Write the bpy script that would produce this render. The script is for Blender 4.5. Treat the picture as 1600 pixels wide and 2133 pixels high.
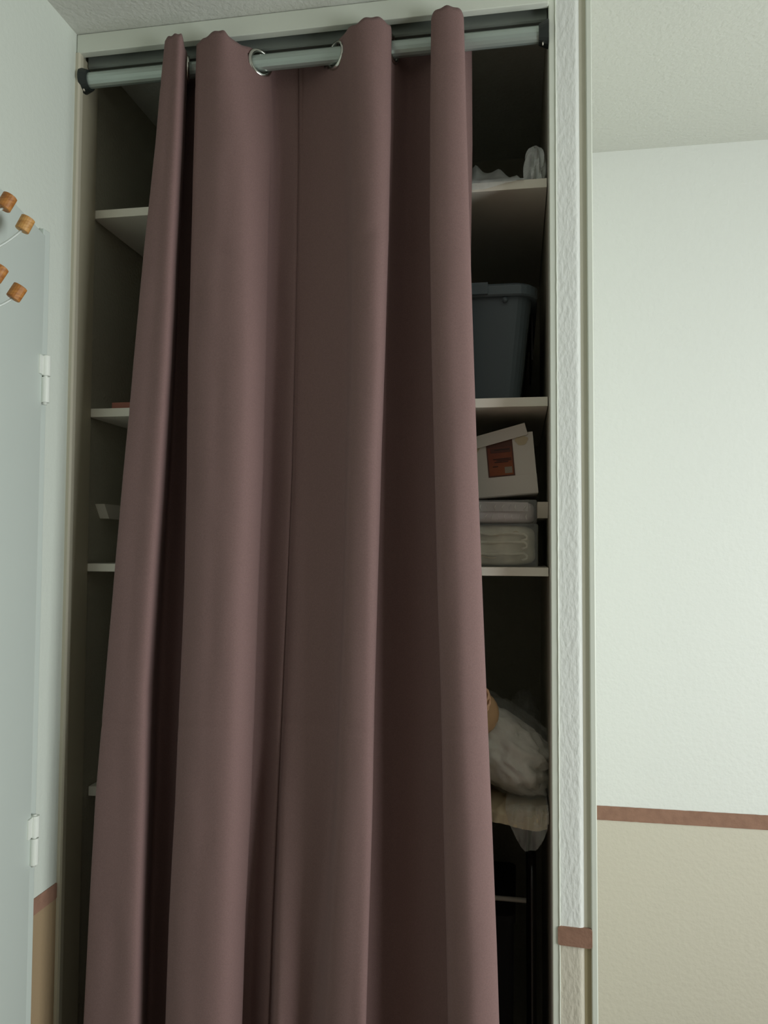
import bpy, bmesh, math, random
from mathutils import Vector, Matrix, noise
random.seed(7)
for o in list(bpy.data.objects): bpy.data.objects.remove(o)
COL = bpy.context.scene.collection
PI = math.pi

# ---------------- camera ----------------
cam_d = bpy.data.cameras.new('camera'); cam = bpy.data.objects.new('camera', cam_d); COL.objects.link(cam)
yaw, pit, rol, fpx = .1685, .0447, .0051, 1638.365
fw = Vector((-math.sin(yaw)*math.cos(pit), math.cos(yaw)*math.cos(pit), math.sin(pit)))
r = Vector((math.cos(yaw), math.sin(yaw), 0)); u = r.cross(fw)
r2 = r*math.cos(rol)+u*math.sin(rol); u2 = -r*math.sin(rol)+u*math.cos(rol)
cam.matrix_world = Matrix(((r2.x, u2.x, -fw.x, .8489), (r2.y, u2.y, -fw.y, -1.3861), (r2.z, u2.z, -fw.z, 1.5), (0, 0, 0, 1)))
cam_d.sensor_fit = 'VERTICAL'; cam_d.sensor_height = 24.0; cam_d.lens = 24.0*fpx/2133
cam_d.clip_start = .02
bpy.context.scene.camera = cam

# ---------------- world, daylight, exposure ----------------
w = bpy.data.worlds.new('world'); bpy.context.scene.world = w; w.use_nodes = True
w.node_tree.nodes['Background'].inputs[0].default_value = (.72, .86, 1, 1)
w.node_tree.nodes['Background'].inputs[1].default_value = 1.0
def area(name, loc, tgt, sx, sy, power, col):
    d = bpy.data.lights.new(name, 'AREA'); d.shape = 'RECTANGLE'; d.size = sx; d.size_y = sy
    d.energy = power; d.color = col
    o = bpy.data.objects.new(name, d); COL.objects.link(o); o.location = loc
    o.rotation_euler = (Vector(tgt)-Vector(loc)).to_track_quat('-Z', 'Y').to_euler()
    return o
WY0, WY1, WZ0, WZ1 = -1.6, -.1, .75, 1.85      # window opening in the right-hand wall
RX = 2.8
area('window_daylight', (RX+.05, (WY0+WY1)/2, (WZ0+WZ1)/2), (0, (WY0+WY1)/2, (WZ0+WZ1)/2), WY1-WY0, WZ1-WZ0, 60, (.96, 1.0, .985))
vs = bpy.context.scene.view_settings
vs.view_transform = 'Standard'; vs.look = 'None'; vs.gamma = 1; vs.use_curve_mapping = False
vs.exposure = 0.0

# ---------------- materials ----------------
def lin(c):
    return tuple(((v/255)/12.92 if v/255 <= .04045 else ((v/255+.055)/1.055)**2.4) for v in c)+(1,)
def mat(name, rgb, rough=.6, metal=0., bump=0., scale=200., stretch=(1, 1, 1), var=0., vscale=8., rgb2=None, detail=3., trans=0., spec=.5, alpha=1., rot=(0, 0, 0), dist=.002, coord='Object'):
    m = bpy.data.materials.new(name); m.use_nodes = True; nt = m.node_tree; b = nt.nodes['Principled BSDF']
    c = lin(rgb); b.inputs['Base Color'].default_value = c
    b.inputs['Roughness'].default_value = rough; b.inputs['Metallic'].default_value = metal
    b.inputs['Specular IOR Level'].default_value = spec
    if trans: b.inputs['Transmission Weight'].default_value = trans
    b.inputs['Alpha'].default_value = alpha
    tc = nt.nodes.new('ShaderNodeTexCoord'); mp = nt.nodes.new('ShaderNodeMapping')
    mp.inputs['Scale'].default_value = stretch; mp.inputs['Rotation'].default_value = rot
    nt.links.new(tc.outputs[coord], mp.inputs[0])
    if var:
        n = nt.nodes.new('ShaderNodeTexNoise'); n.inputs['Scale'].default_value = vscale; n.inputs['Detail'].default_value = 4
        nt.links.new(mp.outputs[0], n.inputs['Vector'])
        mx = nt.nodes.new('ShaderNodeMix'); mx.data_type = 'RGBA'
        mx.inputs[6].default_value = c
        mx.inputs[7].default_value = lin(rgb2) if rgb2 else tuple(v*(1-var) for v in c[:3])+(1,)
        cr = nt.nodes.new('ShaderNodeMapRange'); cr.inputs[1].default_value = .35; cr.inputs[2].default_value = .65
        nt.links.new(n.outputs[0], cr.inputs[0]); nt.links.new(cr.outputs[0], mx.inputs[0]); nt.links.new(mx.outputs[2], b.inputs['Base Color'])
    if bump:
        n = nt.nodes.new('ShaderNodeTexNoise'); n.inputs['Scale'].default_value = scale; n.inputs['Detail'].default_value = detail
        nt.links.new(mp.outputs[0], n.inputs['Vector'])
        bp = nt.nodes.new('ShaderNodeBump'); bp.inputs['Strength'].default_value = bump; bp.inputs['Distance'].default_value = dist
        nt.links.new(n.outputs[0], bp.inputs['Height']); nt.links.new(bp.outputs[0], b.inputs['Normal'])
    return m
def two_tone(name, top, low, zc, bump, scale, stretch=(1, 1, 1), rot=(0, 0, 0), dist=.002):
    m = mat(name, top, .75, bump=bump, scale=scale, stretch=stretch, rot=rot, dist=dist, spec=.25)
    nt = m.node_tree; b = nt.nodes['Principled BSDF']
    g = nt.nodes.new('ShaderNodeNewGeometry'); s = nt.nodes.new('ShaderNodeSeparateXYZ'); nt.links.new(g.outputs['Position'], s.inputs[0])
    gt = nt.nodes.new('ShaderNodeMath'); gt.operation = 'GREATER_THAN'; gt.inputs[1].default_value = zc
    nt.links.new(s.outputs[2], gt.inputs[0])
    mx = nt.nodes.new('ShaderNodeMix'); mx.data_type = 'RGBA'; mx.inputs[6].default_value = lin(low); mx.inputs[7].default_value = lin(top)
    nt.links.new(gt.outputs[0], mx.inputs[0]); nt.links.new(mx.outputs[2], b.inputs['Base Color'])
    return m
WHITE = (228, 230, 225); BEIGE = (206, 200, 184)
M_wall = two_tone('white_and_beige_wall_paint', WHITE, BEIGE, .856, .35, 90, dist=.003)
M_plaster = two_tone('rough_plaster_paint', WHITE, BEIGE, .85, .4, 170, (1, 1, .45), (0, .5, 0), .003)
M_ceil = mat('textured_ceiling_paint', (205, 206, 198), .85, bump=.5, scale=110, dist=.004, spec=.2)
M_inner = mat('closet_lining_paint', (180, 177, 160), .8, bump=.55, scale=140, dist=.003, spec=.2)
M_jamb = mat('grey_beige_jamb_paint', (182, 175, 152), .55, bump=.1, scale=60)
M_trim = mat('off_white_gloss_paint', (222, 226, 214), .4, bump=.08, scale=40)
M_strip = mat('cream_trim_paint', (206, 200, 180), .5)
M_door = mat('pale_door_paint', (200, 209, 202), .45, bump=.04, scale=30)
M_stripe = mat('brown_stripe_paint', (152, 117, 99), .7, bump=.3, scale=200, var=.15, vscale=60, spec=.2)
M_shelf = mat('white_melamine', (234, 228, 214), .5, bump=.03, scale=80)
M_alu = mat('satin_aluminium', (180, 192, 186), .36, metal=.6)
M_track = mat('dull_aluminium_track', (150, 156, 150), .5, metal=.5)
M_darkmetal = mat('dark_bracket_plastic', (38, 44, 42), .5)
M_chrome = mat('nickel_ring', (205, 205, 198), .18, metal=1)
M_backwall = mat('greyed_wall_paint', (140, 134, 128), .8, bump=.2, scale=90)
M_wall_l = two_tone('cool_white_and_shaded_beige_paint', (208, 214, 204), (160, 138, 108), .859, .35, 90, dist=.003)  # lower beige browned, the shade near the corner put into its colour
M_floor = mat('brown_floor', (120, 104, 90), .6, var=.2)
M_white_pl = mat('white_hinge_plastic', (228, 232, 224), .35)
M_wood = mat('lit_wood', (205, 158, 92), .55, var=.5, vscale=60, stretch=(1, 1, 4), rgb2=(176, 122, 62))  # peg that catches more light, brightness put into the colour
M_wood2 = mat('shaded_wood', (188, 128, 62), .55, var=.5, vscale=60, stretch=(1, 1, 4), rgb2=(150, 92, 40))  # same peg wood, darkened where less light falls
M_wire = mat('white_coated_wire', (205, 212, 206), .35)
M_bin = mat('dark_grey_plastic', (98, 110, 117), .4, bump=.05, scale=300)
M_card = mat('white_cardboard', (226, 220, 210), .7, bump=.1, scale=120)
M_orange = mat('orange_print', (150, 80, 36), .5, var=.6, vscale=14, rgb2=(120, 52, 30))
M_brownp = mat('brown_print', (92, 50, 34), .5)
M_dark = mat('dark_print_and_shade', (30, 24, 20), .6)  # for print, and for dark pieces that stand in for shade
M_black = mat('gloss_black_tube', (16, 15, 14), .22, spec=.7)
M_grey_bar = mat('bare_metal_bar', (215, 208, 195), .35, metal=.4)
M_linen = mat('cream_quilted_fabric', (232, 228, 206), .8, bump=.3, scale=60, var=.25, vscale=25, dist=.004)
M_lav = mat('pale_lavender_fabric', (222, 212, 214), .75, bump=.3, scale=70, dist=.003)
M_white_fab = mat('white_pillow_fabric', (246, 244, 234), .7, bump=.6, scale=34, dist=.01, stretch=(1, 1, .5))
M_tan = mat('tan_leather', (228, 188, 144), .5, bump=.1, scale=90)
M_tan2 = mat('tan_braided_cord', (205, 160, 125), .7)
M_paper = mat('brown_wrapping_paper', (205, 190, 158), .7, bump=.2, scale=40)
M_pink = mat('dusty_pink_card', (150, 92, 76), .7)
M_cloth = mat('dark_fabric', (34, 32, 33), .9, bump=.3, scale=200)
M_glass = mat('window_glass', (255, 255, 255), .02, trans=1, alpha=.15)

def film(name, tint, opac, rough=.25):
    m = bpy.data.materials.new(name); m.use_nodes = True; nt = m.node_tree; nt.nodes.clear()
    out = nt.nodes.new('ShaderNodeOutputMaterial'); mix = nt.nodes.new('ShaderNodeMixShader')
    tr = nt.nodes.new('ShaderNodeBsdfTransparent'); b = nt.nodes.new('ShaderNodeBsdfPrincipled')
    b.inputs['Base Color'].default_value = lin(tint); b.inputs['Roughness'].default_value = rough; b.inputs['Specular IOR Level'].default_value = .9
    tc = nt.nodes.new('ShaderNodeTexCoord'); n = nt.nodes.new('ShaderNodeTexNoise'); n.inputs['Scale'].default_value = 22; n.inputs['Detail'].default_value = 5
    nt.links.new(tc.outputs['Object'], n.inputs['Vector'])
    bp = nt.nodes.new('ShaderNodeBump'); bp.inputs['Strength'].default_value = .6; bp.inputs['Distance'].default_value = .006
    nt.links.new(n.outputs[0], bp.inputs['Height']); nt.links.new(bp.outputs[0], b.inputs['Normal'])
    mr = nt.nodes.new('ShaderNodeMapRange'); mr.inputs[1].default_value = .35; mr.inputs[2].default_value = .7
    mr.inputs[3].default_value = opac*.75; mr.inputs[4].default_value = min(1, opac*1.3)
    nt.links.new(n.outputs[0], mr.inputs[0]); nt.links.new(mr.outputs[0], mix.inputs[0])
    nt.links.new(tr.outputs[0], mix.inputs[1]); nt.links.new(b.outputs[0], mix.inputs[2]); nt.links.new(mix.outputs[0], out.inputs[0])
    return m
M_film = film('clear_crinkled_plastic', (232, 234, 228), .2)
M_film2 = film('milky_plastic_film', (214, 218, 216), .6, .35)
M_film3 = film('hanging_plastic_film', (225, 228, 220), .32, .2)

# woven curtain cloth
M_curt = mat('taupe_blackout_cloth', (130, 104, 101), .85, bump=.25, scale=900, var=.12, vscale=500, spec=.15, dist=.0006)
M_curt.node_tree.nodes['Principled BSDF'].inputs['Sheen Weight'].default_value = .05

# ---------------- helpers ----------------
def link(name, bm, m, parent=None, smooth=False, bevel=0, seg=2):
    me = bpy.data.meshes.new(name)
    bmesh.ops.recalc_face_normals(bm, faces=bm.faces)
    if bevel:
        bmesh.ops.bevel(bm, geom=list(bm.edges), offset=bevel, segments=seg, profile=.5, affect='EDGES', clamp_overlap=True)
    bm.to_mesh(me); bm.free()
    if smooth:
        for p in me.polygons: p.use_smooth = True
    me.materials.append(m)
    o = bpy.data.objects.new(name, me); COL.objects.link(o)
    if parent: o.parent = parent
    return o
def boxbm(bm, x0, x1, y0, y1, z0, z1, mtx=None):
    v = [bm.verts.new((x, y, z)) for x in (x0, x1) for y in (y0, y1) for z in (z0, z1)]
    for f in ((0, 1, 3, 2), (4, 6, 7, 5), (0, 4, 5, 1), (2, 3, 7, 6), (0, 2, 6, 4), (1, 5, 7, 3)): bm.faces.new([v[i] for i in f])
    if mtx: bmesh.ops.transform(bm, matrix=mtx, verts=v)
    return v
def box(name, m, x0, x1, y0, y1, z0, z1, parent=None, bevel=0, mtx=None):
    bm = bmesh.new(); boxbm(bm, x0, x1, y0, y1, z0, z1, mtx); return link(name, bm, m, parent, bevel=bevel)
def prism(name, m, pts, axis, a, b, parent=None, bevel=0):
    bm = bmesh.new()
    def P(p, t): return {'x': (t, p[0], p[1]), 'y': (p[0], t, p[1]), 'z': (p[0], p[1], t)}[axis]
    A = [bm.verts.new(P(p, a)) for p in pts]; B = [bm.verts.new(P(p, b)) for p in pts]
    bm.faces.new(A); bm.faces.new(B[::-1]); n = len(pts)
    for i in range(n): bm.faces.new((A[i], B[i], B[(i+1) % n], A[(i+1) % n]))
    return link(name, bm, m, parent, bevel=bevel)
def tubebm(bm, pts, rad, n=12, cap=True):
    pts = [Vector(p) for p in pts]; rings = []
    t0 = (pts[1]-pts[0]).normalized(); up = Vector((0, 0, 1)) if abs(t0.z) < .9 else Vector((0, 1, 0))
    nv = t0.cross(up).normalized()
    for i, p in enumerate(pts):
        t = ((pts[min(i+1, len(pts)-1)]-pts[max(i-1, 0)])).normalized()
        nv = (nv-t*nv.dot(t)).normalized(); b = t.cross(nv)
        R = rad[i] if isinstance(rad, (list, tuple)) else rad
        rings.append([bm.verts.new(p+(nv*math.cos(2*PI*k/n)+b*math.sin(2*PI*k/n))*R) for k in range(n)])
    for i in range(len(rings)-1):
        for k in range(n): bm.faces.new((rings[i][k], rings[i][(k+1) % n], rings[i+1][(k+1) % n], rings[i+1][k]))
    if cap: bm.faces.new(rings[0][::-1]); bm.faces.new(rings[-1])
def tube(name, m, pts, rad, parent=None, n=12, smooth=True):
    bm = bmesh.new(); tubebm(bm, pts, rad, n)
    o = link(name, bm, m, parent, smooth=smooth)
    return o
def ring(name, m, c, axis, R, rr, parent=None, n=36, k=10, squash=1.0):
    bm = bmesh.new(); ax = Vector(axis).normalized(); a = ax.orthogonal().normalized(); b = ax.cross(a); V = []
    for i in range(n):
        t = 2*PI*i/n; d = a*math.cos(t)+b*math.sin(t)
        V.append([bm.verts.new(Vector(c)+d*(R+rr*math.cos(2*PI*j/k))+ax*rr*squash*math.sin(2*PI*j/k)) for j in range(k)])
    for i in range(n):
        for j in range(k): bm.faces.new((V[i][j], V[(i+1) % n][j], V[(i+1) % n][(j+1) % k], V[i][(j+1) % k]))
    return link(name, bm, m, parent, smooth=True)
def catmull(P, sub):
    out = []
    for i in range(len(P)-1):
        p0, p1, p2, p3 = P[max(i-1, 0)], P[i], P[i+1], P[min(i+2, len(P)-1)]
        for k in range(sub):
            t = k/sub
            out.append(tuple(.5*(2*p1[j]+(p2[j]-p0[j])*t+(2*p0[j]-5*p1[j]+4*p2[j]-p3[j])*t*t+(3*p1[j]-p0[j]-3*p2[j]+p3[j])*t**3) for j in range(len(p1))))
    out.append(tuple(P[-1])); return out
def root(name, label, cat, loc=(0, 0, 0), group=None):
    o = bpy.data.objects.new(name, None); COL.objects.link(o); o.empty_display_size = .05
    o['label'] = label; o['category'] = cat
    if group: o['group'] = group
    return o
def tag(o, label, cat, group=None):
    o['label'] = label; o['category'] = cat
    if group: o['group'] = group
    return o
def struct(o): o['kind'] = 'structure'; return o
def sheetmod(o, t):
    md = o.modifiers.new('thickness', 'SOLIDIFY'); md.thickness = t; md.offset = 0
def blob(name, m, c, rad, parent=None, amp=.15, freq=3., seed=0, sub=4, sq=2.0, flat=None, mtx=None):
    """crumpled superellipsoid"""
    bm = bmesh.new(); bmesh.ops.create_icosphere(bm, subdivisions=sub, radius=1)
    for v in bm.verts:
        p = v.co.normalized()
        s = (abs(p.x)**sq+abs(p.y)**sq+abs(p.z)**sq)**(-1/sq); q = p*s
        n1 = noise.fractal(q*freq+Vector((seed*7.3, seed*3.1, seed)), 1.0, 2.0, 4)
        n2 = 1-abs(noise.noise(q*freq*1.7+Vector((seed, 9, seed*2))))*2
        q = q*(1+amp*n1*.7+amp*.5*(n2-.4)); q = Vector((q.x*rad[0], q.y*rad[1], q.z*rad[2]))
        if mtx: q = mtx @ q
        q += Vector(c)
        if flat is not None: q.z = max(q.z, flat+.001*noise.noise(q*40))
        v.co = q
    return link(name, bm, m, parent, smooth=True)

# ---------------- room shell ----------------
W = .905; H = 2.5; YF = .623; FY = -3.0; PX = .979
struct(box('floor', M_floor, -.15, RX+.15, FY-.15, YF+.2, -.1, 0))
struct(box('ceiling', M_ceil, -.15, RX+.15, FY-.15, YF+.2, H, H+.1))
wl = struct(box('wall_left', M_wall_l, -.12, 0, FY, 0, 0, H))
struct(box('wall_closet_left', M_inner, -.12, 0, 0, YF, 0, H))
struct(box('wall_closet_back', M_inner, -.12, .912, YF, YF+.12, 0, H))
wf = struct(box('wall_far', M_wall, .912, RX+.12, YF, YF+.12, 0, H))
struct(box('wall_behind_camera', M_backwall, -.12, RX+.12, FY-.12, FY, 0, H))
# right-hand wall around its window
wr = bmesh.new()
boxbm(wr, RX, RX+.12, FY, WY0, 0, H); boxbm(wr, RX, RX+.12, WY1, YF, 0, H)
boxbm(wr, RX, RX+.12, WY0, WY1, 0, WZ0); boxbm(wr, RX, RX+.12, WY0, WY1, WZ1, H)
struct(link('wall_right', wr, M_wall))
win = bmesh.new()
for a in ((WY0, WY0+.05, WZ0, WZ1), (WY1-.05, WY1, WZ0, WZ1), (WY0+.05, WY1-.05, WZ0, WZ0+.05), (WY0+.05, WY1-.05, WZ1-.05, WZ1), ((WY0+WY1)/2-.03, (WY0+WY1)/2+.03, WZ0+.05, WZ1-.05)):
    boxbm(win, RX+.001, RX+.03, a[0], a[1], a[2], a[3])
struct(link('window_1', win, M_trim))
# closet partition: lining side, plaster core, room side
pt = struct(box('wall_partition', M_inner, .918, .957, .010, YF, 0, H))
struct(box('trim_1', M_trim, W, .9165, -.002, .06, 0, H, bevel=.0015))          # right jamb board
struct(box('trim_2', M_inner, W, .918, .06, YF, 0, H))                        # closet right lining
# rough plaster nose of the partition (own relief)
bm = bmesh.new(); nx, nz = 16, 560; V = []
for i in range(nx+1):
    row = []
    for k in range(nz+1):
        x = .9165+(.9575-.9165)*i/nx; z = H*k/nz
        q = Vector((x*600+z*160, z*260, 3)); n = noise.fractal(q*.55, 1., 2., 3)
        edge = min(1, min(i, nx-i)/2.)
        rb = .004*(max(0, i-nx+3)/3)**2
        row.append(bm.verts.new((x, -.001-.0005*n*edge+rb, z)))
    V.append(row)
for i in range(nx):
    for k in range(nz): bm.faces.new((V[i][k], V[i+1][k], V[i+1][k+1], V[i][k+1]))
pl = link('plaster_face', bm, M_plaster, pt, smooth=True)
box('plaster_core', M_plaster, .9165, .957, .004, .0099, 0, H, pt)
box('recessed_groove', two_tone('shaded_groove_paint', (210, 207, 188), (176, 164, 132), .85, .1, 60), .957, .969, .0035, YF, 0, H, pt)  # paint darkened and yellowed to carry the shade of the recess
bm = bmesh.new()
for k in range(0, 125):                                                      # bead of filler along the jamb, slightly uneven
    pass
bead = [(.9168+.0006*noise.noise(Vector((0, 0, k*.9))), -.0022, H*k/160) for k in range(161)]
tubebm(bm, bead, [.0012+.0005*noise.noise(Vector((5, 0, k*1.3))) for k in range(161)], 8)
link('plaster_bead', bm, M_trim, pt, smooth=True)
struct(box('trim_3', M_trim, .969, PX, -.002, YF, 0, H, bevel=.0015))           # corner strip on the room side
# left jamb: cream edge strip, then grey reveal
struct(prism('trim_4', M_strip, [(0, -.014), (.006, -.014), (.0085, -.010), (.0085, 0), (0, 0)], 'z', 0, 2.4617))
struct(box('trim_5', M_jamb, -.0, .006, 0, .059, 0, 2.4617))
# header
struct(box('trim_6', M_trim, .001, W, -.012, .004, 2.4617, 2.499, bevel=.0012))
# painted stripes (thin coats of paint with soft ends)
bm = bmesh.new(); N = 160
top = [(PX+.002+(RX-PX-.004)*i/N, .8735+.0008*noise.noise(Vector((i*.8, 0, 0)))) for i in range(N+1)]
bot = [(a, .8395+.0005*noise.noise(Vector((i*.8, 9, 0)))) for i, (a, b) in enumerate(top)]
A = [bm.verts.new((a, YF-.0012, b)) for a, b in top]; B = [bm.verts.new((a, YF-.0012, b)) for a, b in bot]
for i in range(N): bm.faces.new((A[i], A[i+1], B[i+1], B[i]))
link('painted_stripe', bm, M_stripe, wf); sheetmod(bpy.data.objects['painted_stripe'], .0012)
def pad(name, parent, pts, ax):
    return prism(name, M_stripe, pts, ax[0], ax[1], ax[2], parent)
pts = []
for cx_, cz_, a0 in ((.9655, .8595, 0), (.918, .8610, 90), (.918, .8385, 180), (.9655, .8365, 270)):
    for k in range(5):
        t = math.radians(a0+k*22.5); pts.append((cx_+.0042*math.cos(t), cz_+.0042*math.sin(t)+.0004*noise.noise(Vector((k, a0, 1)))))
pad('painted_stripe', pt, pts, ('y', -.0040, .003))
pts = []
for cy_, cz_, a0 in ((-.0175, .8705, 0), (-.094, .8705, 90), (-.094, .8475, 180), (-.0175, .8475, 270)):
    for k in range(5):
        t = math.radians(a0+k*22.5); pts.append((cy_+.003*math.cos(t), cz_+.003*math.sin(t)))
pad('painted_stripe', wl, pts, ('x', .0002, .0016))

# ---------------- door on the left wall ----------------
struct(box('door_2', M_door, .0005, .010, -.119, -.098, 0, 2.07, bevel=.002))   # frame upright beside the hinges
HX, HY = .012, -.124
T13 = math.radians(13); DT = 2.054
D = Matrix.Translation((HX, HY, 0)) @ Matrix.Rotation(T13, 4, 'Z')            # leaf runs along local -y
dr = box('door_1', M_door, -.010, .005, -.72, 0, .01, DT, bevel=.002, mtx=D); struct(dr)
box('edge_highlight', M_white_pl, -.008, .004, -.0005, .0012, .02, DT-.01, dr, mtx=D)  # paler strip painting the highlight along the leaf edge
for zc in (1.802, .996):
    h = tube('hinge', M_white_pl, [(HX+.008, HY+.006, zc-.0005), (HX+.008, HY+.006, zc+.035)], .0082, dr, 24, smooth=False)
    tube('hinge', M_white_pl, [(HX+.008, HY+.006, zc-.048), (HX+.008, HY+.006, zc-.0035)], .0076, dr, 24, smooth=False)
    tube('hinge_pin', M_white_pl, [(HX+.008, HY+.006, zc-.052), (HX+.008, HY+.006, zc+.037)], .004, dr, 10)
    box('hinge_plate', M_white_pl, .0045, .0085, -.018, -.001, zc, zc+.034, dr, bevel=.001, mtx=D)
    box('hinge_gap_shade', M_dark, .0051, .0055, -.0022, -.0008, zc-.048, zc-.004, dr, mtx=D)  # dark strip standing in for the shade between the hinge parts

# ---------------- hook rack over the door ----------------
rk = root('over_door_hook_rack', 'white wire hook rack with wooden peg ends hung over the pale door', 'hook rack')
def hook(P, start, rise, m, rad=.0105, ln=.021):
    P = Vector(P); S = Vector(start)
    mid = (P+S)/2+Vector((0, 0, -.012))
    c = []
    for k in range(13):
        t = k/12; c.append(S*(1-t)**2+mid*2*t*(1-t)+P*t*t)
    w_ = tube('hook_wire', M_wire, c, .0019, rk, 8)
    d = (c[-1]-c[-2]).normalized(); d = Vector((d.x, d.y*.4, abs(d.z)+.25)).normalized()
    p = tube('wooden_peg', m, [P-d*.001, P, P+d*ln, P+d*(ln+.0008)], [rad-.0012, rad, rad, rad-.0012], w_, 20, smooth=False)
    return p
hook((.102, -.358, 1.997), (.072, -.41, 1.962), 0, M_wood2)
hook((.102, -.313, 1.982), (.062, -.355, 1.932), 0, M_wood)
hook((.104, -.377, 1.884), (.078, -.43, 1.860), 0, M_wood2)
hook((.102, -.330, 1.871), (.068, -.37, 1.843), 0, M_wood2)
for yy in (-.36, -.43):
    xo = HX+.0085+(-yy+HY)*math.tan(T13)
    tube('hanger_strip', M_wire, [(xo-.001, yy, 1.86), (xo-.001, yy, 2.0), (xo-.001, yy, DT+.004), (xo-.010, yy, DT+.005), (xo-.0225, yy, DT+.004), (xo-.0225, yy, DT-.03)], .0022, rk, 8)
tube('cross_wire', M_wire, [(.0745, -.36, 1.99), (.0906, -.43, 1.99)], .0022, rk, 8)
tube('cross_wire', M_wire, [(.0745, -.36, 1.87), (.0906, -.43, 1.87)], .0022, rk, 8)

# ---------------- sliding track and rod ----------------
tk = root('door_track', 'dull aluminium sliding door track under the white header', 'track')
prism('rear_channel', M_track, [(.028, 2.498), (.028, 2.466), (.066, 2.466), (.066, 2.460), (.070, 2.460), (.070, 2.498)], 'x', .008, .903, tk)
prism('front_lip', M_track, [(.018, 2.499), (.018, 2.452), (.021, 2.449), (.0275, 2.449), (.0275, 2.499)], 'x', .008, .903, tk)
rod = root('curtain_rod', 'faceted grey metal rod carrying the taupe curtain', 'curtain rod')
RY, RZ = .006, 2.416
prof = []
for k in range(16):
    t = 2*PI*k/16+PI/16; prof.append((RY+.0140*math.cos(t), RZ+.0150*math.sin(t)+(0)))
prism('tube', M_alu, prof, 'x', .012, .896, rod)
for x0, x1 in ((.0062, .020), (.888, .9045)):
    s = 1 if x0 < .5 else -1
    tube('end_bracket', M_darkmetal, [(x0, RY, RZ), (x1, RY, RZ)], [.024, .019] if s > 0 else [.017, .024], rod, 24, smooth=False)
    tube('screw', M_grey_bar, [(x0+(.004 if s > 0 else .006), RY-.006, RZ-.021), (x0+(.006 if s > 0 else .008), RY-.006, RZ-.021)], .003, rod, 8)

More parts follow.
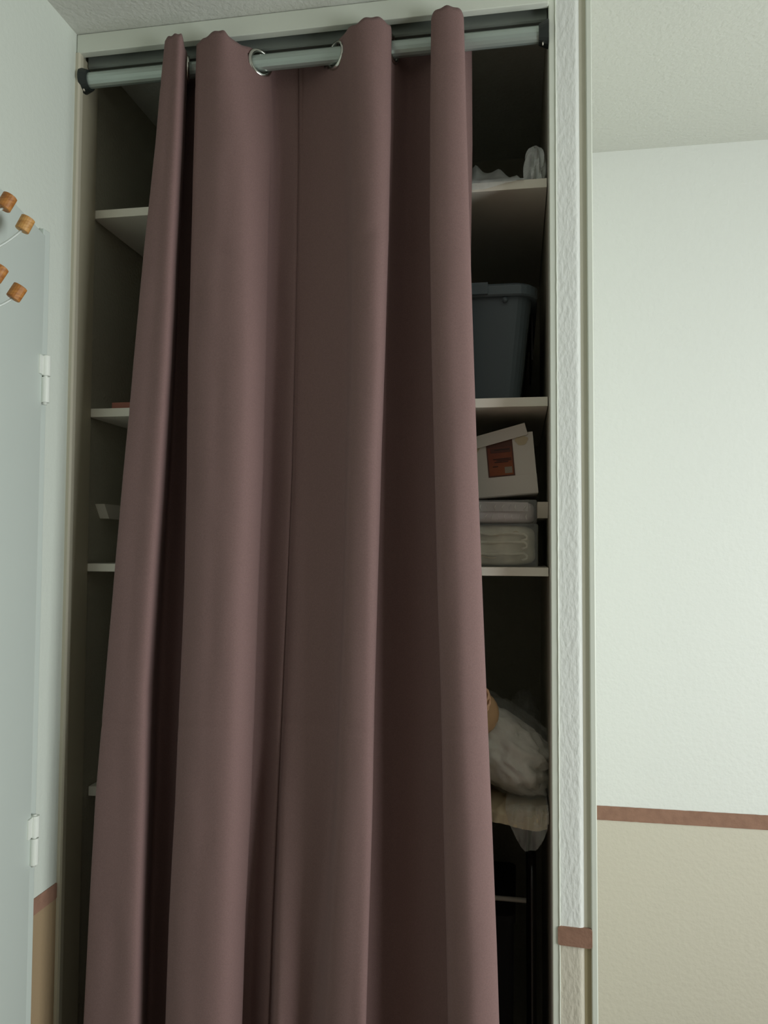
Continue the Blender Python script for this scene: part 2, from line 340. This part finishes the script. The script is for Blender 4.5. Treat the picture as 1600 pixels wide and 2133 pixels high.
CZ =  [2.452, 2.25, 2.048, 1.846, 1.645, 1.443, 1.241, 1.039, 0.837, 0.635, 0.434, 0.232, 0.03]
CF = {
'A':[(0.1957, -0.032), (0.1815, -0.034), (0.1636, -0.036), (0.149, -0.0381), (0.1352, -0.0401), (0.1218, -0.0421), (0.1092, -0.0441), (0.0972, -0.0461), (0.0899, -0.0481), (0.0848, -0.0502), (0.0804, -0.0522), (0.0759, -0.0527), (0.0715, -0.0527)],
'B':[(0.234, -0.045), (0.2298, -0.0472), (0.2231, -0.0495), (0.2174, -0.0517), (0.2085, -0.054), (0.1986, -0.0562), (0.19, -0.0585), (0.1894, -0.0607), (0.186, -0.0629), (0.1858, -0.0652), (0.1844, -0.0674), (0.183, -0.068), (0.1816, -0.068)],
'Cv':[(0.202, 0.045), (0.1988, 0.0456), (0.1956, 0.0461), (0.1924, 0.0467), (0.1872, 0.0472), (0.1798, 0.0478), (0.1746, 0.0484), (0.169, 0.0489), (0.163, 0.0495), (0.1588, 0.05), (0.1552, 0.0506), (0.1517, 0.0508), (0.1481, 0.0508)],
'D':[(0.2458, -0.005), (0.2445, -0.0067), (0.2429, -0.0084), (0.2412, -0.01), (0.242, -0.0117), (0.2416, -0.0134), (0.2373, -0.0151), (0.2321, -0.0168), (0.224, -0.0185), (0.2208, -0.0201), (0.2168, -0.0218), (0.2127, -0.0222), (0.2087, -0.0222)],
'D2':[(0.311, -0.046), (0.3169, -0.0481), (0.3138, -0.0503), (0.311, -0.0524), (0.311, -0.0545), (0.3113, -0.0567), (0.3053, -0.0588), (0.3004, -0.0609), (0.2926, -0.063), (0.2892, -0.0652), (0.2849, -0.0673), (0.2807, -0.0678), (0.2765, -0.0678)],
'E':[(0.3758, -0.002), (0.391, -0.0057), (0.39, -0.0094), (0.3878, -0.0131), (0.3867, -0.0168), (0.3817, -0.0205), (0.3783, -0.0242), (0.3738, -0.0279), (0.3667, -0.0316), (0.3634, -0.0353), (0.3596, -0.039), (0.3558, -0.0399), (0.3519, -0.0399)],
'F':[(0.4331, 0.048), (0.4365, 0.0443), (0.4362, 0.0406), (0.4346, 0.0369), (0.4326, 0.0332), (0.4275, 0.0295), (0.4222, 0.0258), (0.4163, 0.0221), (0.41, 0.0184), (0.4059, 0.0147), (0.4022, 0.011), (0.3984, 0.0101), (0.3947, 0.0101)],
'F2':[(0.4553, 0.044), (0.4546, 0.0382), (0.456, 0.0323), (0.456, 0.0265), (0.4559, 0.0207), (0.4534, 0.0148), (0.4473, 0.009), (0.4378, 0.0032), (0.4361, -0.0026), (0.437, -0.0085), (0.4366, -0.0143), (0.4363, -0.0158), (0.4359, -0.0158)],
'G':[(0.513, -0.0), (0.5242, -0.0013), (0.5336, -0.0027), (0.5368, -0.004), (0.5359, -0.0054), (0.5334, -0.0067), (0.5276, -0.0081), (0.518, -0.0094), (0.5014, -0.0108), (0.4863, -0.0121), (0.4749, -0.0135), (0.4635, -0.0138), (0.4521, -0.0138)],
'H1':[(0.577, -0.046), (0.5845, -0.0476), (0.5892, -0.0491), (0.5893, -0.0507), (0.583, -0.0523), (0.5803, -0.0538), (0.5748, -0.0554), (0.5687, -0.057), (0.5605, -0.0586), (0.5542, -0.0601), (0.5488, -0.0617), (0.5434, -0.0621), (0.538, -0.0621)],
'H':[(0.623, -0.01), (0.6247, -0.0147), (0.6227, -0.0194), (0.6181, -0.0241), (0.6118, -0.0288), (0.6075, -0.0335), (0.6038, -0.0383), (0.6018, -0.043), (0.597, -0.0477), (0.593, -0.0524), (0.5897, -0.0571), (0.5864, -0.0583), (0.5831, -0.0583)],
'I':[(0.6528, 0.05), (0.6491, 0.0506), (0.6466, 0.0511), (0.6456, 0.0517), (0.6438, 0.0522), (0.6419, 0.0528), (0.6409, 0.0534), (0.6399, 0.0539), (0.639, 0.0545), (0.638, 0.055), (0.6373, 0.0556), (0.6366, 0.0558), (0.636, 0.0558)],
'J':[(0.7, -0.012), (0.6987, -0.0146), (0.699, -0.0172), (0.7027, -0.0197), (0.7082, -0.0223), (0.7139, -0.0249), (0.7209, -0.0275), (0.7255, -0.0301), (0.7311, -0.0326), (0.7353, -0.0352), (0.7389, -0.0378), (0.7426, -0.0384), (0.7462, -0.0384)],
'K1':[(0.728, -0.046), (0.7306, -0.0487), (0.7337, -0.0514), (0.7375, -0.0541), (0.7441, -0.0568), (0.751, -0.0595), (0.7592, -0.0621), (0.767, -0.0648), (0.7733, -0.0675), (0.7791, -0.0702), (0.7836, -0.0729), (0.7881, -0.0736), (0.7926, -0.0736)],
'K':[(0.756, -0.01), (0.7606, -0.0139), (0.7666, -0.0178), (0.7727, -0.0218), (0.7792, -0.0257), (0.787, -0.0296), (0.795, -0.0335), (0.8034, -0.0375), (0.811, -0.0414), (0.8172, -0.0453), (0.8224, -0.0492), (0.8276, -0.0502), (0.8328, -0.0502)],
'L':[(0.762, 0.045), (0.7633, 0.0422), (0.7607, 0.0394), (0.7613, 0.0366), (0.7684, 0.0338), (0.7759, 0.031), (0.7838, 0.0282), (0.7925, 0.0254), (0.8001, 0.0226), (0.8072, 0.0198), (0.8125, 0.017), (0.8178, 0.0163), (0.8231, 0.0163)],

}

# ---------------- curtain ----------------
cu = root('curtain', 'taupe eyelet curtain hanging in tall folds over the closet', 'curtain')
keys = ['A', 'B', 'Cv', 'D', 'D2', 'E', 'F', 'F2', 'G', 'H1', 'H', 'I', 'J', 'K1', 'K', 'L']
def ctrl(z):
    z = min(CZ[0], max(CZ[-1], z)); i = 0
    while i < len(CZ)-2 and z < CZ[i+1]: i += 1
    t = (CZ[i]-z)/(CZ[i]-CZ[i+1]); t = min(1, max(0, t))
    C_ = []
    for k in keys:
        a = CF[k][i]; b = CF[k][i+1]; C_.append([a[0]+(b[0]-a[0])*t, a[1]+(b[1]-a[1])*t])
    D_ = dict(zip(keys, C_)); t = min(1, (2.452-z)/2.4); o = 1-.5*t
    t2 = min(1, max(0, (1.15-z)/.5)); D_['F2'][1] -= .024*t2; D_['G'][1] += .012*t2
    D_['D'][1] = -.028-.012*t; D_['J'][1] = -.034-.014*t; D_['K'][1] = -.034-.014*t; D_['H'][1] = min(D_['H'][1], -.030)
    D_['E'][1] = .006-.030*t; D_['G'][1] += .008*(1-t)
    D_['D'][0] += .011; D_['H1'][0] += .014
    D_['A'][1] = D_['B'][1]+.004; D_['A'][0] += .003; D_['E'][0] -= .010*(1-min(1, 4*t))
    out = []
    for k in keys:
        if k == 'D': out.append([D_['D'][0]+.011*o, .012])
        if k == 'J': out.append([D_['J'][0]+.012*o, .012])
        if k == 'F': out.append([D_[k][0]-.006, D_[k][1]-.003])
        if k == 'E': out.append([D_['E'][0]-.022-.012*(1-min(1, 4*t)), D_['D2'][1]+.005+.010*(1-min(1, 4*t))])
        if k == 'D2': out.append([D_['D'][0]+.020, D_['D2'][1]+.007])
        if k == 'H1': out.append([D_['H1'][0]-.038, D_['H1'][1]+.009])
        out.append(D_[k])
        if k == 'F': out.append([D_[k][0]+.005, D_[k][1]-.003])
        if k == 'E': out.extend([[D_['E'][0]+.014-.030*min(1, 3*t), .024-.014*min(1, 3*t)], [D_['E'][0]+.020-.020*min(1, 3*t), .044-.012*t]])
        if k == 'H': out.append([D_['H'][0]+.002-.014*min(1, 4*t), .008])
        if k == 'K': out.append([D_['K'][0]-.012*o, .010])
    return out
SUB = 10
def row(z):
    C_ = ctrl(z)
    A, B = C_[0], C_[1]
    pts = [[A[0]+.012, A[1]+.014], A, [A[0]*.5+B[0]*.5, (A[1]+B[1])/2-.004], B, [B[0]-.010, B[1]+.05]] + C_[2:]
    L = C_[-1]
    pts += [[L[0]+.004, L[1]+.006]]
    return catmull([tuple(p) for p in pts], SUB)
NZ = 300; ZT = 2.452; ZB = .03
bm = bmesh.new(); G = []
for k in range(NZ+1):
    t = k/NZ; z = ZT-(ZT-ZB)*t
    R_ = row(z); line = []
    for i, (x, y) in enumerate(R_):
        s = i/(len(R_)-1)
        zz = z
        if k < 8:                                     # top edge dips between the eyelets, peaks on the ridges
            zz += (1-k/8)*(-min(.0145, 1.0*max(0, y+.047)+(.22*max(0, .615-x) if .5 < x < .62 else 0))+.0015*math.sin(i*.9))
            zz = min(zz, 2.4600)
        # slow undulation, diagonal pulls and the two packing creases
        dy = .0022*noise.noise(Vector((x*9, z*2.2, 1)))+.0010*noise.noise(Vector((x*30, z*9, 4)))
        for zc, sl, a in ((1.185, .02, .0016), (1.74, -.01, .0010), (2.02, .25, .0008)):
            d = z-zc-sl*(x-.5); dy += a*math.exp(-(d/.006)**2)
        d = z-(2.06+.55*(x-.6)); dy += .0013*math.exp(-(d/.012)**2)*math.exp(-((x-.59)/.05)**2)
        d = z-(2.02-.5*(x-.34)); dy += .0013*math.exp(-(d/.012)**2)*math.exp(-((x-.34)/.05)**2)
        d = z-2.362; dy += .0014*math.exp(-(d/.003)**2)   # seam of the heading
        line.append(bm.verts.new((x, y+dy, zz)))
    G.append(line)
for k in range(NZ):
    for i in range(len(G[0])-1): bm.faces.new((G[k][i], G[k][i+1], G[k+1][i+1], G[k+1][i]))
# eyelet holes: drop the faces within the hole radius where the cloth crosses the rod
HR = .0205
bmesh.ops.delete(bm, geom=[f for f in bm.faces if ((f.calc_center_median().y-RY)**2+(f.calc_center_median().z-RZ)**2) < HR**2], context='FACES')
panel = link('panel', bm, M_curt, cu, smooth=True); sheetmod(panel, .0016)
# eyelet rings at each crossing
R0 = row(RZ)
for i in range(len(R0)-1):
    y0, y1 = R0[i][1]-RY, R0[i+1][1]-RY
    if y0*y1 < 0 and i > 8:
        t = y0/(y0-y1); x = R0[i][0]+(R0[i+1][0]-R0[i][0])*t
        a = Vector((R0[min(i+4, len(R0)-1)][0]-R0[max(i-3, 0)][0], R0[min(i+4, len(R0)-1)][1]-R0[max(i-3, 0)][1], 0)).normalized()
        ring('eyelet_ring', M_chrome, (x, RY, RZ), (a.y, -a.x, 0), .0225, .0040, cu, squash=1.1)

# ---------------- shelves and cleats ----------------
SH = []
for z, th, y0, lab in ((2.1625, .017, .060, 'white closet shelf at the top, under crumpled plastic'),
                       (1.7575, .017, .060, 'white closet shelf carrying the dark grey lidded bin'),
                       (1.449, .0155, .060, 'white closet shelf under the stacked linen packs'),
                       (1.001, .019, .088, 'lowest white closet shelf, carrying the bagged pillow')):
    if y0 > .08: s = box('shelf', M_shelf, .0015, .9035, y0, YF-.002, z, z+th, bevel=.0008)
    else: s = box('shelf', M_shelf, .0015, .9035, y0, YF-.002, z, z+th, bevel=.0008)
    tag(s, lab, 'shelf', 'closet shelves'); SH.append(z+th)
Z1, Z2, Z3, Z4 = SH
for a, b, lab in ((.0005, .021, 'short white cleat on the left closet side wall'), (.885, .9045, 'short white cleat on the right closet side wall beside linen packs')):
    o = prism('shelf_cleat', M_shelf, [(.092, 1.585), (.112, 1.556), (.60, 1.556), (.60, 1.585)], 'x', a, b)
    tag(o, lab, 'shelf cleat', 'shelf cleats')

# ---------------- top shelf: plastic sheets and tuft ----------------
bm = bmesh.new(); nx, ny = 60, 40; V = []
for i in range(nx+1):
    rw = []
    for j in range(ny+1):
        x = .60+.262*i/nx; y = .056+.34*j/ny
        n = noise.fractal(Vector((x*14, y*10, 2)), 1., 2., 4); rr = 1-abs(noise.noise(Vector((x*22, y*12, 5))))*2
        h = .030+.034*math.exp(-((x-.76)/.05)**2)*(j/ny)+.020*n+.016*rr*min(1, j/6)
        h = max(.0015, h*min(1, (j+1)/7)*min(1, (nx-i)/3+.1))
        if j == 0: h = .001
        rw.append(bm.verts.new((x, y, Z1+h)))
    V.append(rw)
for i in range(nx):
    for j in range(ny): bm.faces.new((V[i][j], V[i+1][j], V[i+1][j+1], V[i][j+1]))
for i in range(nx):                                  # lip folded over the shelf edge
    x = .60+.262*i/nx; x2 = .60+.262*(i+1)/nx
    d = lambda q: max(.002, .015-.016*max(0, (q-.79)/.07)+.002*noise.noise(Vector((q*60, 0, 0))))
    if x2 < .865:
        a = bm.verts.new((x, .0555, Z1-d(x))); b = bm.verts.new((x2, .0555, Z1-d(x2)))
        bm.faces.new((V[i][0], V[i+1][0], b, a))
ps = link('plastic_sheet', bm, M_film2, smooth=True); tag(ps, 'crumpled milky plastic sheet lying flat on the top shelf', 'plastic sheet')
bm = bmesh.new(); n = 26; V = []
for k in range(13):
    t = k/12; rw = []
    for i in range(n):
        a = 2*PI*i/n; r_ = (.021*(1-t**4)**.5+.001)*(1+.22*math.sin(i*2.1+k*.35)+.12*math.sin(i*4.7))
        rw.append(bm.verts.new((.882+.002*t+r_*math.cos(a)*.85, .092+r_*math.sin(a), Z1+.003+.072*t*(1+.05*math.sin(i*1.9)))))
    V.append(rw)
for k in range(12):
    for i in range(n): bm.faces.new((V[k][i], V[k][(i+1) % n], V[k+1][(i+1) % n], V[k+1][i]))
bm.faces.new(V[-1]); bm.faces.new(V[0][::-1])
tag(link('plastic_bag', bm, M_film2, smooth=False), 'small upright tuft of milky plastic bag at the right end of the top shelf', 'plastic bag')

# ---------------- dark grey lidded bin ----------------
bn = root('storage_bin', 'dark grey lidded plastic storage bin on the second shelf', 'storage bin')
def rrect(cx_, cy_, hx, hy, rad, n=6):
    P = []
    for sx, sy, a0 in ((1, 1, 0), (-1, 1, 90), (-1, -1, 180), (1, -1, 270)):
        for k in range(n+1):
            a = math.radians(a0+90*k/n); P.append((cx_+sx*(hx-rad)+rad*math.cos(a), cy_+sy*(hy-rad)+rad*math.sin(a)))
    return P
def loft(name, m, levels, parent, smooth=False):
    bm = bmesh.new(); V = [[bm.verts.new((x, y, z)) for x, y in P] for P, z in levels]
    for a, b in zip(V, V[1:]):
        for i in range(len(a)): bm.faces.new((a[i], a[(i+1) % len(a)], b[(i+1) % len(a)], b[i]))
    bm.faces.new(V[0][::-1]); bm.faces.new(V[-1])
    return link(name, bm, m, parent, smooth=smooth)
BX, BY = .705, .345
zb = Z2
loft('body', M_bin, [(rrect(BX, BY, .148, .200, .03), zb+.009), (rrect(BX, BY, .150, .202, .03), zb+.016), (rrect(BX, BY, .172, .224, .034), zb+.212)], bn)
loft('foot_rim', M_bin, [(rrect(BX, BY, .143, .195, .03), zb+.001), (rrect(BX, BY, .150, .202, .03), zb+.0085)], bn)
prism('rim_cutout_shade', M_dark, [(.74, zb+.0015), (.812, zb+.0015), (.800, zb+.013), (.74, zb+.013)], 'y', BY-.2045, BY-.2015, bn)  # dark piece on the rim, standing in for the cutout's shade
loft('lid', M_bin, [(rrect(BX, BY, .180, .232, .04), zb+.206), (rrect(BX, BY, .183, .235, .042), zb+.209), (rrect(BX, BY, .183, .235, .042), zb+.226), (rrect(BX, BY, .177, .229, .04), zb+.231)], bn)
box('lid_clip', M_bin, .69, .794, BY-.240, BY-.2345, zb+.209, zb+.232, bn, bevel=.001)
tube('lid_peg', M_bin, [(.826, BY-.2305, zb+.200), (.826, BY-.214, zb+.200)], .005, bn, 12)
box('rib', M_dark, .8768, .8798, BY-.15, BY+.1, zb+.10, zb+.19, bn)

# pink card at the left end of the second shelf
tag(box('card_folder', M_pink, .047, .33, .066, .30, Z2+.0005, Z2+.0125, bevel=.0008), 'dusty pink flat card at left end of the second shelf', 'folder')

# ---------------- linen packs on the third shelf ----------------
def pack(name, label, x0, x1, y0, y1, z0, z1, m, amp, quilt, seed):
    rt = root(name, label, 'linen pack')
    bm = bmesh.new(); NX, NY, NZ_ = 44, 20, 14
    bmesh.ops.create_cube(bm, size=1.0); bmesh.ops.subdivide_edges(bm, edges=bm.edges[:], cuts=15, use_grid_fill=True)
    for v in bm.verts:
        p = v.co*2
        q = Vector((math.copysign(abs(p.x)**1, p.x), p.y, p.z))
        s = ((abs(p.x)**7+abs(p.y)**7+abs(p.z)**7)**(-1/7))*max(abs(p.x), abs(p.y), abs(p.z)); q = p*s
        X = (x0+x1)/2+q.x*(x1-x0)/2; Y = (y0+y1)/2+q.y*(y1-y0)/2; Z = (z0+z1)/2+q.z*(z1-z0)/2
        n = noise.fractal(Vector((X*30, Y*30, Z*50+seed)), 1., 2., 3)
        if q.y < -.9: Y -= amp*n+(quilt*abs(math.sin(Z*170))*abs(math.cos(X*45+.5)))
        if q.x > .9: X += amp*n*.6
        if abs(q.z) < .9: pass
        v.co = (X, Y, min(z1, max(z0, Z)))
    link('fabric', bm, m, rt, smooth=True)
    return rt
p1 = pack('linen_pack', 'cream quilted linen pack lying directly on the third shelf', .55, .882, .098, .36, Z3+.0005, Z3+.080, M_linen, .0025, .004, 1)
p2 = pack('linen_pack', 'thin lavender and white linen pack wrapped in plastic, second from shelf', .55, .880, .094, .36, Z3+.0815, Z3+.124, M_lav, .0018, .001, 5)
for rt, zz, n in ((p1, Z3+.045, 3), (p2, Z3+.10, 2)):
    pass
# folded layers showing in the quilted pack, and the white paper band and crease lines of the wrapped one
for k, zz in enumerate((Z3+.024, Z3+.046, Z3+.062)):
    pts = [(.60+.26*i/24, .0945-.0018*noise.noise(Vector((i*.7, k, 0))), zz+.0035*noise.noise(Vector((i*.35, k*4, 2)))) for i in range(25)]
    e = pts[-1]; pts += [(e[0]+.006, e[1]+.001, e[2]-.004), (e[0]+.006, e[1]+.001, e[2]-.010), (e[0]-.004, e[1], e[2]-.013)]
    tube('fold', M_linen, pts, .0026, p1, 8)
for k, (xx, zz, ln) in enumerate(((.80, Z3+.060, .03), (.85, Z3+.064, .02), (.79, Z3+.018, .04))):
    tube('seam', M_paper, [(xx-ln/2+ln*i/6, .0938, zz+.002*math.sin(i)) for i in range(7)], .0010, p1, 6)
box('white_band', mat('white_paper_band', (196, 190, 188), .5, bump=.3, scale=60), .56, .868, .0915, .0935, Z3+.103, Z3+.120, p2, bevel=.0006)
for k in range(16):                                   # crinkles of the wrapping
    xx = .775+.0065*k; zz = Z3+(.111 if k % 2 else .093)
    a = random.uniform(-.006, .006)
    tube('wrap_crease', M_film if k % 3 == 0 else M_white_fab, [(xx, .0905, zz-.006), (xx+a*.5, .0895, zz), (xx+a+.004, .0905, zz+.005)], [.0003, .0009, .0003], p2, 5)
box('plastic_wrap', M_film, .548, .884, .0885, .362, Z3+.0812, Z3+.1245, p2, bevel=.003)
box('plastic_wrap', M_film, .548, .886, .0880, .365, Z3+.0004, Z3+.0808, p1, bevel=.004)

# ---------------- tilted white carton ----------------
ct = root('cardboard_box', 'tilted white cardboard box with orange window, topmost of the stack', 'cardboard box')
TR = Matrix.Translation((.825, .12, Z3+.1385)) @ Matrix.Rotation(math.radians(-5), 4, 'Y')
def cb(name, m, x0, x1, y0, y1, z0, z1, parent=ct, mt=None, bevel=0): return box(name, m, x0, x1, y0, y1, z0, z1, parent, bevel, TR @ mt if mt else TR)
cb('body', M_card, -.062, .062, 0, .16, -.0055, .112, bevel=.001)
cb('lower_flap', M_card, -.0585, .0625, -.0026, -.0006, -.004, .032, bevel=.0004)
# front panel around the window
cb('side_panel', M_card, -.062, -.028, -.0016, -.0004, .032, .108); cb('side_panel', M_card, .023, .062, -.0016, -.0004, .032, .112)
cb('window_recess', M_brownp, -.0275, .0225, -.0009, -.0002, .0325, .102)
cb('orange_leaflet', M_orange, -.025, .020, -.0014, -.001, .035, .088)
cb('leaflet_header', M_brownp, -.020, .018, -.0019, -.0015, .078, .087)
for k, (a, b, z) in enumerate(((-.012, .016, .0835), (-.016, .018, .066), (-.010, .018, .063), (-.014, .012, .060), (-.018, -.008, .052))):
    cb('print_line', M_dark, a, b, -.0023, -.002, z-.0006, z+.0006)
cb('print_square', mat('pale_print', (150, 138, 120), .6), .004, .018, -.0019, -.0015, .038, .050)
lidm = Matrix.Translation((-.004, -.006, .106)) @ Matrix.Rotation(math.radians(-10), 4, 'Y')
cb('top_flap', M_card, -.064, .056, 0, .002, -.009, .014, mt=lidm, bevel=.0004)
cb('lid', M_card, -.064, .056, .002, .155, .012, .014, mt=lidm)
for sx, sz in ((-.052, .089), (.040, .097)):
    bm = bmesh.new()
    P = [bm.verts.new(TR @ Vector((sx+.012*math.cos(a)*(1+.15*math.sin(3*a)), -.0024, sz+.009*math.sin(a)))) for a in [2*PI*k/18 for k in range(18)]]
    bm.faces.new(P); o = link('torn_patch', bm, M_paper, ct); sheetmod(o, .0006)

# ---------------- bagged pillow, tan bag and paper on the fourth shelf ----------------
pb = root('bagged_pillow', 'white pillow slumped in a clear plastic bag on the lowest shelf', 'pillow')
mt = Matrix.Rotation(math.radians(33), 3, 'Y') @ Matrix.Rotation(math.radians(-18), 3, 'X')
blob('pillow', M_white_fab, (.802, .218, Z4+.086), (.122, .112, .064), pb, amp=.14, freq=3.2, seed=3, sub=5, sq=2.8, flat=Z4+.012, mtx=mt)
blob('plastic_bag', M_film, (.802, .218, Z4+.092), (.133, .124, .077), pb, amp=.14, freq=3.2, seed=3, sub=5, sq=2.7, flat=Z4+.011, mtx=mt)
blob('bag_neck', M_film, (.862, .33, Z4+.10), (.03, .09, .07), pb, amp=.35, freq=3.2, seed=9, sub=4, sq=2.2, flat=Z4+.003)

bg = root('woven_bag', 'tan rounded bag with a braided rim half hidden behind the curtain', 'bag')
bm = bmesh.new(); V = []
n = 40
for k in range(15):
    t = k/14; a = PI*t; rw = []
    for i in range(n):
        b = 2*PI*i/n
        rw.append(bm.verts.new((.752+.062*math.sin(a)**.7*math.cos(b), .110+.030*math.sin(a)**.7*math.sin(b), 1.191-.045*math.cos(a)*(-1))))
    V.append(rw)
for k in range(14):
    for i in range(n): bm.faces.new((V[k][i], V[k][(i+1) % n], V[k+1][(i+1) % n], V[k+1][i]))
bmesh.ops.remove_doubles(bm, verts=bm.verts, dist=.0005)
link('body', bm, M_tan, bg, smooth=True)
cpts = [(.752+.042*math.cos(a), .074+.003*math.sin(5*a), 1.222+.034*math.sin(a)) for a in [2*PI*k/60 for k in range(61)]]
for ph in (0, PI):
    q = [(x+.004*math.cos(k*.95+ph), y+.003*math.sin(k*.95+ph), z+.004*math.sin(k*.95+ph)) for k, (x, y, z) in enumerate(cpts)]
    tube('braided_rim', M_tan2, q, .003, bg, 7)
blob('lower_part', M_tan, (.712, .115, Z4+.066), (.038, .026, .065), bg, amp=.06, seed=2, sub=3, sq=3, flat=Z4+.001)

def drape(name, m, label, cat, x0, x1, yb, drop, seed, crease, dx=lambda t: 0., Yc=.0865, lift=0.):
    bm = bmesh.new(); nx, nj = 46, 50; V = []
    for i in range(nx+1):
        s = i/nx; rw = []
        for j in range(nj+1):
            t = j/nj
            L0 = yb-Yc; Lt = L0+drop(s); l = t*Lt
            x = x0+(x1-x0)*s
            c = crease*(1-abs(noise.noise(Vector((x*38+l*9, l*8, seed))))*2.2)+crease*.6*noise.noise(Vector((x*90, l*30, seed)))
            c = max(0, c+crease*.4)
            if l < L0: p = (x, yb-l, Z4+.0012+c*(.5 if not lift else .3)+lift)
            else:
                d = l-L0; k_ = dx(d/.1); xc = (x0+x1)/2
                p = (x+(xc-x)*min(.7, d*k_), Yc-.002-c*.8-.02*min(1, d/.03)*crease*10, Z4-d+.0012+lift)
            rw.append(bm.verts.new(p))
        V.append(rw)
    for i in range(nx):
        for j in range(nj): bm.faces.new((V[i][j], V[i+1][j], V[i+1][j+1], V[i][j+1]))
    o = link(name, bm, m, smooth=True); tag(o, label, cat); return o
drape('wrapping_paper', M_paper, 'crumpled brown paper under the bagged pillow, folded over the shelf edge', 'paper', .70, .900, .30, lambda s: .024+.005*math.sin(9*s), 3, .007)
drape('plastic_sheet', M_film3, 'clear plastic sheet corner hanging below the lowest shelf', 'plastic sheet', .826, .902, .20, lambda s: .074*(1-abs(2*s-1.1)**2.4*.7), 8, .011, lambda t: 1.5, Yc=.083, lift=.010)

# ---------------- black tubular rack below ----------------
rkb = root('tubular_rack', 'gloss black tubular metal rack with a bare metal crossbar under the lowest shelf', 'rack')
def arch(x, y0, y1, ztop, R):
    P = [(x, y0, .003), (x, y0, ztop-R)]
    P += [(x, y0+R-R*math.cos(a), ztop-R+R*math.sin(a)) for a in [PI/2*k/8 for k in range(1, 9)]]
    P += [(x, y1-R+R*math.sin(a), ztop-R+R*math.cos(a)) for a in [PI/2*k/8 for k in range(0, 9)]]
    P += [(x, y1, .003)]
    return P
tube('side_frame', M_black, arch(.874, .16, .46, .915, .06), .0085, rkb, 16)
tube('side_frame', M_black, arch(.42, .16, .46, .915, .06), .0085, rkb, 16)
for z in (.836, .45): tube('crossbar', M_grey_bar if z > .8 else M_black, [(.43, .155, z+.003), (.863, .155, z-.0015)], .0045, rkb, 10)
for z in (.30, .70):
    for x in (.42, .874): tube('side_rail', M_black, [(x, .16, z), (x, .46, z)], .005, rkb, 10)
box('deck', M_cloth, .43, .862, .17, .45, .285, .30, rkb, bevel=.002)
# dark fabric box standing on the rack deck
fb = root('fabric_box', 'dark fabric box standing inside the black rack', 'box')
loft('body', M_cloth, [(rrect(.64, .31, .195, .125, .02), .3015), (rrect(.64, .31, .20, .13, .02), .79)], fb)
loft('rim', M_cloth, [(rrect(.64, .31, .203, .133, .02), .775), (rrect(.64, .31, .203, .133, .02), .792)], fb)
